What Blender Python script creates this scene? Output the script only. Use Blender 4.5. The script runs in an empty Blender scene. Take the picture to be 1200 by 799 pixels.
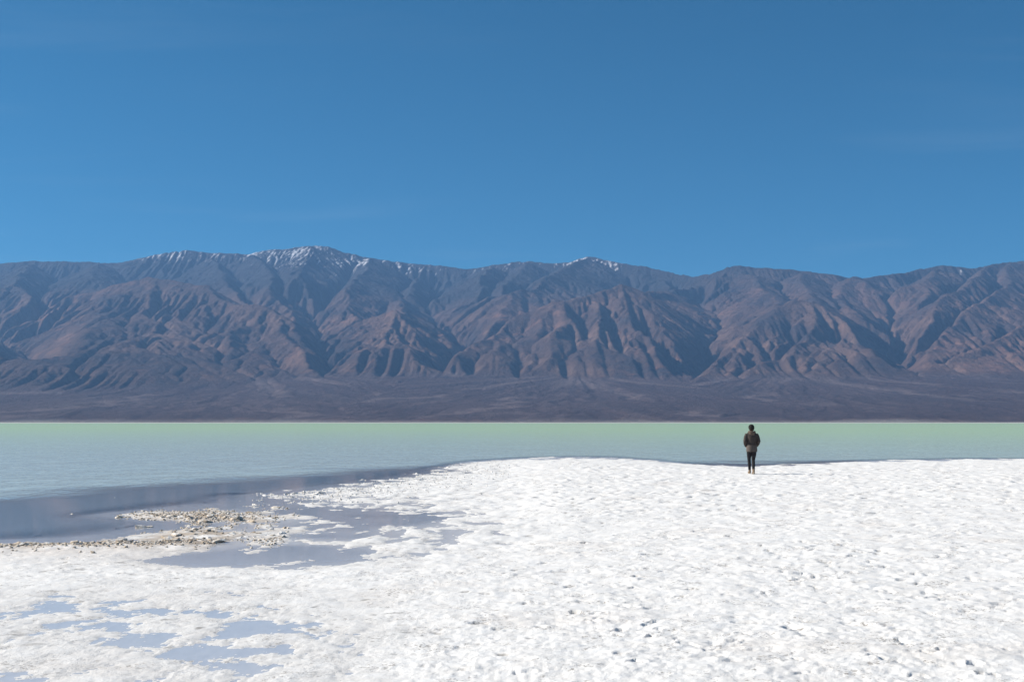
import bpy, bmesh, math, random, heapq
import numpy as np
from mathutils import Vector, Matrix

# ----------------------------------------------------------------- camera, sky, sun, exposure
scene = bpy.context.scene
COL = scene.collection
CAM_H = 1.77
F_PX, U0, V0 = 1450.0, 600.0, 494.6          # focal length and horizon measured on the photograph (1200 px wide)
SUN_EL = math.radians(31.0)
SUN_AZ = math.radians(-7.0)                   # the sun stands due left, a touch ahead of the viewer

cam_d = bpy.data.cameras.new("camera")
cam_d.sensor_width = 36.0
cam_d.lens = F_PX / 1200.0 * 36.0
cam_d.clip_start = 0.1
cam_d.clip_end = 120000.0
cam = bpy.data.objects.new("camera", cam_d)
COL.objects.link(cam)
cam.location = (0, 0, CAM_H)
cam.rotation_euler = (math.radians(90) + math.atan((V0 - 399.5) / F_PX), 0, 0)
scene.camera = cam

to_sun = Vector((-math.cos(SUN_AZ) * math.cos(SUN_EL), -math.sin(SUN_AZ) * math.cos(SUN_EL), math.sin(SUN_EL)))

world = bpy.data.worlds.new("World")
scene.world = world
world.use_nodes = True
wn, wl = world.node_tree.nodes, world.node_tree.links
bg = wn["Background"]
sky = wn.new("ShaderNodeTexSky")
sky.sky_type = 'NISHITA'
sky.sun_disc = False
sky.sun_elevation = SUN_EL
sky.sun_rotation = math.atan2(to_sun.x, to_sun.y)
sky.altitude = 2000
sky.air_density = 0.8
sky.dust_density = 0.7
sky.ozone_density = 10.0
tint = wn.new("ShaderNodeMix")                # the lens' own colour rendering (polarised deep blue)
tint.data_type = 'RGBA'
tint.blend_type = 'MULTIPLY'
tint.inputs[0].default_value = 1.0
tint.inputs[7].default_value = (.28, 1.17, 1.03, 1)
wl.new(sky.outputs[0], tint.inputs[6])
# very thin cirrus, everywhere the same kind of streak
wtc = wn.new("ShaderNodeTexCoord")
wsep = wn.new("ShaderNodeSeparateXYZ"); wl.new(wtc.outputs["Generated"], wsep.inputs[0])
def wmath(op, a, b):
    m = wn.new("ShaderNodeMath"); m.operation = op
    for i, v in enumerate((a, b)):
        if hasattr(v, 'is_linked'): wl.new(v, m.inputs[i])
        else: m.inputs[i].default_value = v
    return m.outputs[0]
wz = wmath('MAXIMUM', wsep.outputs[2], .03)
wcmb = wn.new("ShaderNodeCombineXYZ")
wl.new(wmath('DIVIDE', wsep.outputs[0], wz), wcmb.inputs[0]); wl.new(wmath('DIVIDE', wsep.outputs[1], wz), wcmb.inputs[1])
def wnoise(scale, det, rot, sc):
    mp = wn.new("ShaderNodeMapping"); mp.inputs["Rotation"].default_value = (0, 0, rot); mp.inputs["Scale"].default_value = sc; mp.inputs["Location"].default_value = (2.2, 5.3, 0)
    wl.new(wcmb.outputs[0], mp.inputs["Vector"])
    n = wn.new("ShaderNodeTexNoise"); n.inputs["Scale"].default_value = scale; n.inputs["Detail"].default_value = det; n.inputs["Roughness"].default_value = .6
    n.inputs["Distortion"].default_value = .6
    wl.new(mp.outputs[0], n.inputs["Vector"])
    r = wn.new("ShaderNodeValToRGB"); r.color_ramp.elements[0].position = .50; r.color_ramp.elements[1].position = .72
    wl.new(n.outputs["Fac"], r.inputs[0])
    return r.outputs[0]
wfac = wmath('MULTIPLY', wmath('MULTIPLY', wnoise(1.0, 6, .35, (.55, 1.5, 1)), wnoise(.35, 2, .2, (1, 1, 1))), .14)
wmix = wn.new("ShaderNodeMix"); wmix.data_type = 'RGBA'
wl.new(wfac, wmix.inputs[0]); wl.new(tint.outputs[2], wmix.inputs[6]); wmix.inputs[7].default_value = (7.0, 8.2, 9.2, 1)
wl.new(wmix.outputs[2], bg.inputs[0])
bg.inputs[1].default_value = 0.05

sun_d = bpy.data.lights.new("sun", 'SUN')
sun_d.energy = 4.4
sun_d.angle = math.radians(0.53)
sun_d.color = (1.0, 0.935, 0.84)
sun = bpy.data.objects.new("sun", sun_d)
COL.objects.link(sun)
sun.rotation_euler = (-to_sun).to_track_quat('-Z', 'Y').to_euler()
sun.location = (-40, -10, 30)

scene.view_settings.view_transform = 'Standard'
scene.view_settings.look = 'None'
scene.view_settings.gamma = 1.0
scene.view_settings.use_curve_mapping = False
scene.view_settings.exposure = 0.87
scene.cycles.use_adaptive_sampling = False

# ----------------------------------------------------------------- helpers
def px(u, v):
    """Ground point (z = 0) that the photograph shows at pixel u, v."""
    y = CAM_H * F_PX / (v - V0)
    return (u - U0) / F_PX * y, y

def px_at(u, v, y):
    """Point at distance y (metres) on the line of sight of pixel u, v."""
    return ((u - U0) / F_PX * y, y, CAM_H + (V0 - v) / F_PX * y)

def _hash(ix, iy, seed):
    h = ix.astype(np.int64) * 374761393 + iy.astype(np.int64) * 668265263 + seed * 1442695041
    h = (h ^ (h >> 13)) * 1274126177
    h = h & 0x7FFFFFFF
    h = (h ^ (h >> 16)) * 2246822519
    return (h ^ (h >> 15)) & 0xFFFFFF

_GX = np.cos(np.arange(4096) * (2 * math.pi / 4096)); _GY = np.sin(np.arange(4096) * (2 * math.pi / 4096))

def noise(x, y, seed=0):
    """Gradient noise, about -0.7..0.7."""
    x0 = np.floor(x); y0 = np.floor(y)
    fx = x - x0; fy = y - y0
    ix = x0.astype(np.int64); iy = y0.astype(np.int64)
    ux = fx * fx * fx * (fx * (fx * 6 - 15) + 10)
    uy = fy * fy * fy * (fy * (fy * 6 - 15) + 10)
    def g(dx, dy):
        k = _hash(ix + dx, iy + dy, seed) & 4095
        return _GX[k] * (fx - dx) + _GY[k] * (fy - dy)
    n0 = g(0, 0) * (1 - ux) + g(1, 0) * ux
    n1 = g(0, 1) * (1 - ux) + g(1, 1) * ux
    return n0 * (1 - uy) + n1 * uy

def fbm(x, y, seed=0, octs=4, lac=2.03, gain=0.5, ridged=False):
    s = 0.0; a = 1.0
    for o in range(octs):
        n = noise(x + 17.3 * o, y - 9.1 * o, seed + o)
        s = s + a * ((0.5 - 2 * np.abs(n)) if ridged else n)
        x = x * lac; y = y * lac; a *= gain
    return s

def cells(x, y, seed=0):
    """Distance to the nearest and second nearest feature point, and that cell's random number."""
    ix = np.floor(x); iy = np.floor(y)
    d1 = np.full(x.shape, 9.0); d2 = np.full(x.shape, 9.0); r1 = np.zeros(x.shape)
    for dx in (-1, 0, 1):
        for dy in (-1, 0, 1):
            cx = ix + dx; cy = iy + dy
            h1 = _hash(cx, cy, seed) / 16777216.0
            h2 = _hash(cx, cy, seed + 77) / 16777216.0
            d = np.hypot(cx + h1 - x, cy + h2 - y)
            near = d < d1
            d2 = np.where(near, d1, np.minimum(d2, d))
            r1 = np.where(near, _hash(cx, cy, seed + 31) / 16777216.0, r1)
            d1 = np.where(near, d, d1)
    return d1, d2, r1

def sstep(a, b, x):
    t = np.clip((x - a) / (b - a), 0, 1)
    return t * t * (3 - 2 * t)

def grid_mesh(name, P, closed=False, smooth=True):
    """P: (rows, cols, 3) array to a quad mesh; closed joins the last column to the first."""
    nr, nc = P.shape[:2]
    i = np.arange(nr * nc).reshape(nr, nc)
    if closed:
        j = np.roll(i, -1, axis=1)
        q = np.stack([i[:-1], j[:-1], j[1:], i[1:]], -1).reshape(-1, 4)
    else:
        q = np.stack([i[:-1, :-1], i[:-1, 1:], i[1:, 1:], i[1:, :-1]], -1).reshape(-1, 4)
    me = bpy.data.meshes.new(name)
    me.vertices.add(nr * nc)
    me.vertices.foreach_set("co", P.reshape(-1).astype(np.float32))
    me.loops.add(q.size)
    me.loops.foreach_set("vertex_index", q.reshape(-1).astype(np.int32))
    me.polygons.add(len(q))
    me.polygons.foreach_set("loop_start", np.arange(0, q.size, 4, dtype=np.int32))
    me.polygons.foreach_set("loop_total", np.full(len(q), 4, dtype=np.int32))
    me.polygons.foreach_set("use_smooth", np.full(len(q), smooth, dtype=bool))
    me.update(calc_edges=True)
    return me

def attr(me, name, values):
    v = np.asarray(values, dtype=np.float32)
    if v.ndim == 1:
        a = me.attributes.new(name, 'FLOAT', 'POINT')
        a.data.foreach_set("value", v)
    else:
        a = me.attributes.new(name, 'FLOAT_COLOR', 'POINT')
        c = np.ones((len(v), 4), dtype=np.float32); c[:, :3] = v
        a.data.foreach_set("color", c.reshape(-1))

def add(name, me, mat=None, parent=None, **props):
    o = bpy.data.objects.new(name, me)
    COL.objects.link(o)
    if mat is not None and me is not None and not me.materials:
        me.materials.append(mat)
    if parent is not None:
        o.parent = parent
    for k, v in props.items():
        o[k] = v
    return o

class Mat:
    def __init__(self, name):
        self.m = bpy.data.materials.new(name)
        self.m.use_nodes = True
        self.t = self.m.node_tree
        self.b = self.t.nodes["Principled BSDF"]
        self.out = self.t.nodes["Material Output"]
    def n(self, kind, **kw):
        nd = self.t.nodes.new("ShaderNode" + kind)
        for k, v in kw.items():
            if hasattr(nd, k):
                setattr(nd, k, v)
        return nd
    def l(self, a, b):
        self.t.links.new(a, b)
    def val(self, nd, **kw):
        for k, v in kw.items():
            nd.inputs[k.replace('_', ' ')].default_value = v
        return nd
    def ramp(self, fac, stops):
        r = self.n("ValToRGB")
        el = r.color_ramp.elements
        while len(el) < len(stops):
            el.new(0.5)
        for e, (p, c) in zip(el, stops):
            e.position = p
            e.color = (c, c, c, 1) if not hasattr(c, '__len__') else (*c, 1)
        self.l(fac, r.inputs[0])
        return r.outputs[0]
    def mix(self, fac, a, b, mode='MIX'):
        x = self.n("Mix", data_type='RGBA', blend_type=mode)
        for i, s in ((0, fac), (6, a), (7, b)):
            sock = x.inputs[i]
            if hasattr(s, 'is_linked'):
                self.l(s, sock)
            elif hasattr(s, '__len__'):
                sock.default_value = (*s, 1)
            else:
                sock.default_value = s if i == 0 else (s, s, s, 1)
        return x.outputs[2]
    def math(self, op, a, b=0.0, c=0.0, clamp=False):
        x = self.n("Math", operation=op)
        x.use_clamp = clamp
        for i, s in enumerate((a, b, c)):
            if hasattr(s, 'is_linked'):
                self.l(s, x.inputs[i])
            else:
                x.inputs[i].default_value = s
        return x.outputs[0]
    def noise(self, scale, detail=4, rough=0.55, vec=None, **kw):
        x = self.n("TexNoise")
        self.val(x, Scale=scale, Detail=detail, Roughness=rough)
        if vec is not None:
            self.l(vec, x.inputs["Vector"])
        return x.outputs["Fac"]
    def pos(self, scale=(1, 1, 1), rot=(0, 0, 0)):
        g = self.n("NewGeometry")
        mp = self.n("Mapping")
        mp.inputs["Scale"].default_value = scale
        mp.inputs["Rotation"].default_value = rot
        self.l(g.outputs["Position"], mp.inputs["Vector"])
        return mp.outputs[0]
    def attr(self, name, col=False):
        a = self.n("Attribute")
        a.attribute_name = name
        return a.outputs["Color"] if col else a.outputs["Fac"]
    def bump(self, height, strength, dist, normal=None):
        b = self.n("Bump")
        b.inputs["Strength"].default_value = strength
        b.inputs["Distance"].default_value = dist
        self.l(height, b.inputs["Height"])
        if normal is not None:
            self.l(normal, b.inputs["Normal"])
        return b.outputs[0]

# ----------------------------------------------------------------- mountains (eroded height field, 24 km off)
def flood(h, eps):
    """Fill the pits of a height field so that water can always run off over the border."""
    ny, nx = h.shape
    W = nx + 2
    H = np.full((ny + 2, W), -1e9); H[1:-1, 1:-1] = h
    hl = H.ravel().tolist()
    done = np.ones((ny + 2, W), bool); done[1:-1, 1:-1] = False
    dl = done.ravel().tolist()
    q = []
    for j in range(1, ny + 1):
        for i in ((1, nx) if 1 < j < ny else range(1, nx + 1)):
            k = j * W + i
            if not dl[k]:
                dl[k] = True; q.append((hl[k], k))
    heapq.heapify(q)
    pop, push = heapq.heappop, heapq.heappush
    nb = (-W - 1, -W, -W + 1, -1, 1, W - 1, W, W + 1)
    while q:
        z, k = pop(q)
        z += eps
        for d in nb:
            n = k + d
            if not dl[n]:
                dl[n] = True
                if hl[n] < z:
                    hl[n] = z
                push(q, (hl[n], n))
    return np.array(hl).reshape(ny + 2, W)[1:-1, 1:-1]

def receivers(h, dx):
    ny, nx = h.shape
    P = np.pad(h, 1, constant_values=1e9)
    best = np.zeros_like(h); rec = np.arange(h.size).reshape(h.shape); dist = np.full(h.shape, dx)
    base = rec.copy()
    for dj in (-1, 0, 1):
        for di in (-1, 0, 1):
            if di == 0 and dj == 0:
                continue
            L = dx * math.hypot(di, dj)
            s = (h - P[1 + dj:1 + dj + ny, 1 + di:1 + di + nx]) / L
            up = s > best
            best = np.where(up, s, best)
            rec = np.where(up, base + dj * nx + di, rec)
            dist = np.where(up, L, dist)
    return rec.ravel(), dist.ravel()

def stream_power(h, dx, KT, m, iters, fill_every, lock, uplift=None, hard=1.0):
    """Rivers cut into the height field (implicit stream power law); lock: 0..1, 1 holds the height."""
    shape = h.shape
    free = (1 - lock).ravel()
    A = None
    for it in range(iters):
        if it % fill_every == 0:
            h = flood(h, 0.02)
        rec, dist = receivers(h, dx)
        N = h.size
        me = np.arange(N)
        depth = (rec != me).astype(np.int32); par = rec.copy()
        while True:
            nd = depth[par]
            if not nd.any():
                break
            depth = depth + nd
            par = par[par]
        order = np.argsort(depth, kind='stable')
        cnt = np.bincount(depth)
        off = np.concatenate([[0], np.cumsum(cnt)])
        A = np.full(N, dx * dx)
        for L in range(len(cnt) - 1, 0, -1):
            idx = order[off[L]:off[L + 1]]
            np.add.at(A, rec[idx], A[idx])
        F = KT / iters * A ** m / dist * free * np.ravel(hard)
        hf = h.ravel().copy()
        if uplift is not None:
            hf = hf + uplift.ravel() / iters
        for L in range(1, len(cnt)):
            idx = order[off[L]:off[L + 1]]
            f = F[idx]
            hf[idx] = (hf[idx] + f * hf[rec[idx]]) / (1 + f)
        h = hf.reshape(shape)
    return h, A.reshape(shape)

def talus(h, dx, smax, iters, lock):
    for _ in range(iters):
        P = np.pad(h, 1, mode='edge')
        d = np.zeros_like(h)
        for dj, di in ((-1, 0), (1, 0), (0, -1), (0, 1)):
            nb = P[1 + dj:1 + dj + h.shape[0], 1 + di:1 + di + h.shape[1]]
            df = h - nb
            d -= np.where(df > smax * dx, (df - smax * dx) * 0.2, 0)
            d += np.where(-df > smax * dx, (-df - smax * dx) * 0.2, 0)
        h = h + d * (1 - lock)
    return h

def upsample(h, shape):
    ny, nx = h.shape
    yy = np.linspace(0, ny - 1, shape[0]); xx = np.linspace(0, nx - 1, shape[1])
    j = np.minimum(yy.astype(int), ny - 2); i = np.minimum(xx.astype(int), nx - 2)
    fy = (yy - j)[:, None]; fx = (xx - i)[None, :]
    return ((h[j][:, i] * (1 - fx) + h[j][:, i + 1] * fx) * (1 - fy)
            + (h[j + 1][:, i] * (1 - fx) + h[j + 1][:, i + 1] * fx) * fy)

SKYLINE = [(-420, 318), (-250, 303), (-100, 300), (0, 308), (30, 305), (60, 305.5), (100, 306), (130, 308), (160, 302), (180, 297),
           (215, 292), (240, 295), (265, 296), (290, 297), (310, 292), (330, 291), (350, 288), (365, 287), (385, 288), (395, 292),
           (420, 299), (450, 304), (480, 308), (520, 311), (550, 315), (575, 310), (600, 307), (620, 305), (645, 308), (665, 307),
           (680, 302), (690, 299.5), (705, 302), (725, 307), (755, 311), (785, 318), (815, 324), (840, 318), (855, 312), (867, 310), (885, 313), (915, 314),
           (945, 317), (970, 320), (1005, 325), (1030, 323), (1060, 319), (1085, 314), (1105, 310), (1145, 314), (1165, 309),
           (1190, 306), (1250, 302), (1350, 308), (1500, 300), (1650, 315)]

def sky_y(u):
    """Distance of the crest (m) for a bearing: the right end of the range stands nearer."""
    return float(np.interp(u, [-420, 560, 700, 790, 840, 960, 1060, 1200, 1650], [24500, 24200, 23700, 22600, 21600, 21400, 22000, 22600, 23000]))

# ridges: (side slope, [(u, v, km), ...])
RIDGES = [
    (0.42, [(-420, 325, 19), (-250, 345, 18), (-120, 338, 17.6), (-20, 352, 17.4)]),
    (0.50, [(-20, 353, 17.4), (30, 350, 17.5), (90, 337, 17.6), (150, 330, 17.6), (170, 326, 17.6), (205, 333, 17.4), (240, 339, 17.2), (256, 352, 17.0)]),
    (1.45, [(170, 326, 17.6), (186, 343, 19.6), (196, 330, 21.5), (205, 299, 24)]),
    (0.55, [(240, 340, 17.2), (280, 362, 16.4), (315, 362, 16.0), (331, 374, 15.7), (352, 389, 15.3)]),
    (0.62, [(314, 363, 16.0), (292, 381, 15.4), (262, 394, 15.0), (235, 405, 14.6), (215, 425, 14.1)]),
    (0.60, [(170, 328, 17.6), (176, 352, 16.6), (160, 378, 15.7), (140, 398, 15.1), (120, 420, 14.4)]),
    (0.60, [(95, 338, 17.6), (70, 360, 16.6), (50, 385, 15.6), (30, 405, 15.0)]),
    (0.66, [(70, 372, 15.9), (88, 379, 15.4), (103, 398, 14.9), (108, 420, 14.3)]),
    (0.60, [(352, 389, 15.3), (390, 410, 14.9), (420, 425, 14.4), (470, 436, 14.0)]),
    (0.60, [(315, 364, 16.0), (325, 392, 15.2), (355, 412, 14.6), (365, 432, 14.0)]),
    (0.62, [(262, 394, 15.0), (268, 412, 14.4), (270, 428, 13.9)]),
    (0.48, [(250, 300, 24), (262, 330, 21.0), (290, 362, 18.6)]),
    (0.46, [(365, 287, 24.1), (352, 312, 21.8), (345, 340, 19.6), (372, 370, 17.6)]),
    (0.48, [(300, 296, 24.1), (315, 318, 21.8), (318, 340, 19.6)]),
    (0.48, [(430, 301, 24), (420, 325, 21.5), (400, 355, 18.9), (412, 384, 16.6)]),
    (0.60, [(408, 390, 16.0), (425, 376, 16.0), (447, 365, 15.9), (466, 360, 15.8), (492, 373, 15.5), (518, 392, 15.1), (538, 410, 14.5)]),
    (1.52, [(466, 360, 15.9), (470, 372, 17.0), (476, 348, 19.5), (500, 310, 23.8)]),
    (0.60, [(450, 365, 15.9), (440, 385, 15.2), (450, 408, 14.6)]),
    (0.46, [(575, 310, 24), (560, 330, 21.6), (535, 352, 19.2), (530, 372, 17.6)]),
    (0.46, [(690, 300, 23.4), (655, 319, 21.4), (612, 338, 19.6), (570, 358, 18.0), (528, 384, 16.4)]),
    (0.46, [(620, 306, 24), (600, 325, 22), (575, 345, 20)]),
    (0.58, [(805, 331, 18.4), (765, 334, 17.2), (735, 333.5, 16.6), (722, 334, 16.4), (700, 343, 16.2), (660, 355, 16.0), (622, 366, 15.7), (588, 381, 15.3), (556, 396, 14.9), (530, 415, 14.4)]),
    (1.50, [(805, 332, 18.4), (790, 335, 20.0), (760, 313, 23)]),
    (0.62, [(722, 334, 16.4), (729, 352, 15.8), (738, 374, 15.2), (760, 400, 14.6), (775, 425, 14.0)]),
    (0.62, [(660, 356, 16.0), (668, 378, 15.2), (640, 400, 14.7), (634, 420, 14.1)]),
    (0.62, [(700, 345, 16.2), (700, 380, 15.2), (690, 405, 14.5), (700, 430, 13.9)]),
    (0.60, [(622, 367, 15.7), (600, 395, 15.0), (580, 415, 14.5)]),
    (0.50, [(867, 311, 19.6), (874, 333, 18.0), (886, 360, 16.6)]),
    (0.52, [(815, 325, 20.5), (822, 345, 18.2), (838, 372, 16.6), (846, 396, 15.6)]),
    (0.52, [(785, 335, 17.8), (800, 352, 16.8), (815, 375, 15.9), (830, 400, 15.0)]),
    (0.58, [(838, 402, 14.8), (862, 388, 15.3), (900, 366, 15.9), (925, 357, 16.1), (945, 353, 16.2), (975, 361, 16.0), (1008, 376, 15.6), (1036, 391, 15.0), (1050, 408, 14.5)]),
    (1.50, [(945, 354, 16.2), (950, 366, 17.2), (946, 340, 18.5), (940, 318, 19.8)]),
    (0.62, [(945, 354, 16.2), (955, 380, 15.3), (940, 405, 14.6), (925, 424, 14.0)]),
    (0.62, [(895, 424, 14.0), (915, 419, 14.2), (945, 424, 14.1), (985, 436, 13.8)]),
    (0.60, [(980, 363, 16.0), (1000, 395, 15.0), (1010, 420, 14.3)]),
    (0.46, [(1005, 326, 20.3), (1010, 345, 18.4), (1030, 365, 17)]),
    (0.46, [(1165, 309, 21.4), (1140, 327, 19.6), (1112, 346, 18.2), (1080, 366, 16.9), (1055, 386, 15.8)]),
    (0.46, [(1105, 310, 21.2), (1085, 330, 19.5), (1050, 345, 18.2)]),
    (0.50, [(1190, 306, 21.5), (1180, 330, 19.5), (1160, 352, 17.8), (1130, 372, 16.6), (1100, 395, 15.6), (1075, 415, 14.8)]),
    (0.58, [(1105, 428, 14.2), (1130, 417, 14.5), (1155, 408, 14.7), (1185, 392, 15.0), (1210, 380, 15.3), (1260, 372, 15.8), (1340, 365, 17)]),
    (0.50, [(1300, 305, 22), (1280, 340, 19), (1240, 372, 16.4)]),
    (0.50, [(1450, 305, 22), (1430, 345, 19), (1390, 392, 15.8), (1380, 420, 14.5)]),
    (0.48, [(30, 306, 24.2), (20, 325, 21), (10, 342, 18.8)]),
    (0.48, [(110, 306, 24.2), (105, 322, 20.8)]),
    (0.48, [(-150, 303, 24.3), (-140, 325, 20.5)]),
]

CANYONS = [
    [(502, 436, 14.3), (512, 424, 15.3), (540, 411, 16.4), (528, 396, 17.8), (500, 372, 20.0)],
    [(798, 446, 14.0), (815, 435, 14.9), (843, 412, 16.2), (850, 392, 17.6), (835, 360, 19.6)],
    [(1066, 440, 14.4), (1060, 427, 15.4), (1046, 402, 17.0), (1040, 375, 18.8)],
    [(45, 440, 14.2), (22, 427, 15.4), (0, 408, 17.0), (-30, 380, 18.6)],
    [(380, 446, 13.9), (395, 425, 15.4), (380, 395, 17.4), (360, 360, 19.6)],
    [(615, 446, 13.9), (620, 428, 15.0), (600, 405, 16.2)],
]
X0, X1, Y0, Y1 = -12400.0, 12400.0, 9000.0, 25400.0

def envelope(X, Y):
    """Macro shape: ridge crests with straight flanks, standing on the gravel fans."""
    # uneven mountain front and separate fans
    fv = np.interp(U0 + F_PX * X / 14000.0, [-500, -300, -150, 0, 60, 120, 330, 420, 470, 500, 530, 580, 650, 760, 800, 840, 900, 980, 1030, 1060, 1095, 1150, 1230, 1300, 1400, 1700],
                   [440, 448, 436, 434, 436, 447, 449, 446, 437, 429, 436, 446, 450, 450, 442, 444, 446, 445, 437, 432, 440, 446, 446, 436, 446, 440])
    fv = fv + 3.0 * noise(X / 700, X * 0 + 8.1, 6) + 2.0 * noise(X / 260, X * 0 + 1.1, 7)
    front = 9300 * .085 / (.085 - (V0 - fv) / F_PX)
    yf = Y - 9300 - 150 * noise(X / 3000, X * 0, 9)
    fan = 0.085 * np.clip(np.minimum(yf, front - 9300), 0, None) + .07 * np.clip(Y - front, 0, None)
    for au, ay, amp, wid in ((500, 14600, 95, 1000), (800, 14000, 50, 800), (1060, 14800, 95, 1000), (30, 14600, 80, 1100), (380, 13900, 35, 700), (1350, 14000, 60, 1600), (-250, 13900, 60, 1600)):
        ax = (au - U0) / F_PX * ay
        r = np.hypot((X - ax) * 0.8, Y - ay)
        fan = fan + amp * np.exp(-(r / (wid * 1.5)) ** 2) * sstep(9400, 11500, Y)
    # domain warp keeps the flanks from looking like planes
    wx = X + 230 * fbm(X / 1900, Y / 1900, 21, 3)
    wy = Y + 230 * fbm(X / 1900, Y / 1900, 41, 3)
    E = fan.copy()
    base = fan - 40
    def cone(pts, slope, WX, WY, conc):
        nonlocal E
        for (ax, ay, az), (bx, by, bz) in zip(pts[:-1], pts[1:]):
            dx, dy = bx - ax, by - ay
            t = np.clip(((WX - ax) * dx + (WY - ay) * dy) / (dx * dx + dy * dy + 1e-6), 0, 1)
            d = np.hypot(WX - (ax + t * dx), WY - (ay + t * dy))
            zr = az + t * (bz - az)
            H = np.maximum(zr - base, 60.0) * conc
            E = np.maximum(E, zr - H * (1 - np.exp(-slope * d / H)))
    crest = []
    for u, v in SKYLINE:
        crest.append(px_at(u, v, sky_y(u)))
    cone(crest, 0.58, X, wy, 1.25)
    for slope, pts in RIDGES:
        P = []
        for n, (u, v, k) in enumerate(pts):
            ya = 1000 * np.interp(v, [300, 310, 335, 360, 380, 400, 420, 440], [23.1, 22.4, 20.0, 18.2, 17.0, 15.95, 15.0, 14.2])
            yk = k * 1000 + max(0.0, 1900 * (k - 15) / 9)
            wa = float(np.interp(v, [330, 370, 405], [.40, .62, .85]))
            P.append(px_at(u, v + 1.0, yk if (slope > 1 and n > 0) else wa * ya + (1 - wa) * k * 1000))
        cone(P, (slope - 1 if slope > 1 else slope) * 1.0, wx * 0.6 + X * 0.4, wy * 0.6 + Y * 0.4, 1.6)
    floor = np.full(X.shape, 1e9)
    for pts in CANYONS:
        P = [px_at(u, v, k * 1000) for u, v, k in pts]
        for (ax, ay, az), (bx, by, bz) in zip(P[:-1], P[1:]):
            dx, dy = bx - ax, by - ay
            t = np.clip(((wx - ax) * dx + (wy - ay) * dy) / (dx * dx + dy * dy), 0, 1)
            d = np.hypot(wx - (ax + t * dx), wy - (ay + t * dy))
            floor = np.minimum(floor, az + t * (bz - az) + np.clip(d - 110, 0, None) * .52)
    E = np.maximum(np.minimum(E, floor), fan)
    return E, fan, front

FAN_HEADS = [(500, 15600), (800, 14600), (1060, 15900), (20, 15600), (290, 14100), (680, 13800), (1330, 15500), (-250, 15000), (930, 14000)]

def sky_target(u):
    s = np.array(SKYLINE, float)
    return np.interp(u, s[:, 0], s[:, 1])

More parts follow.
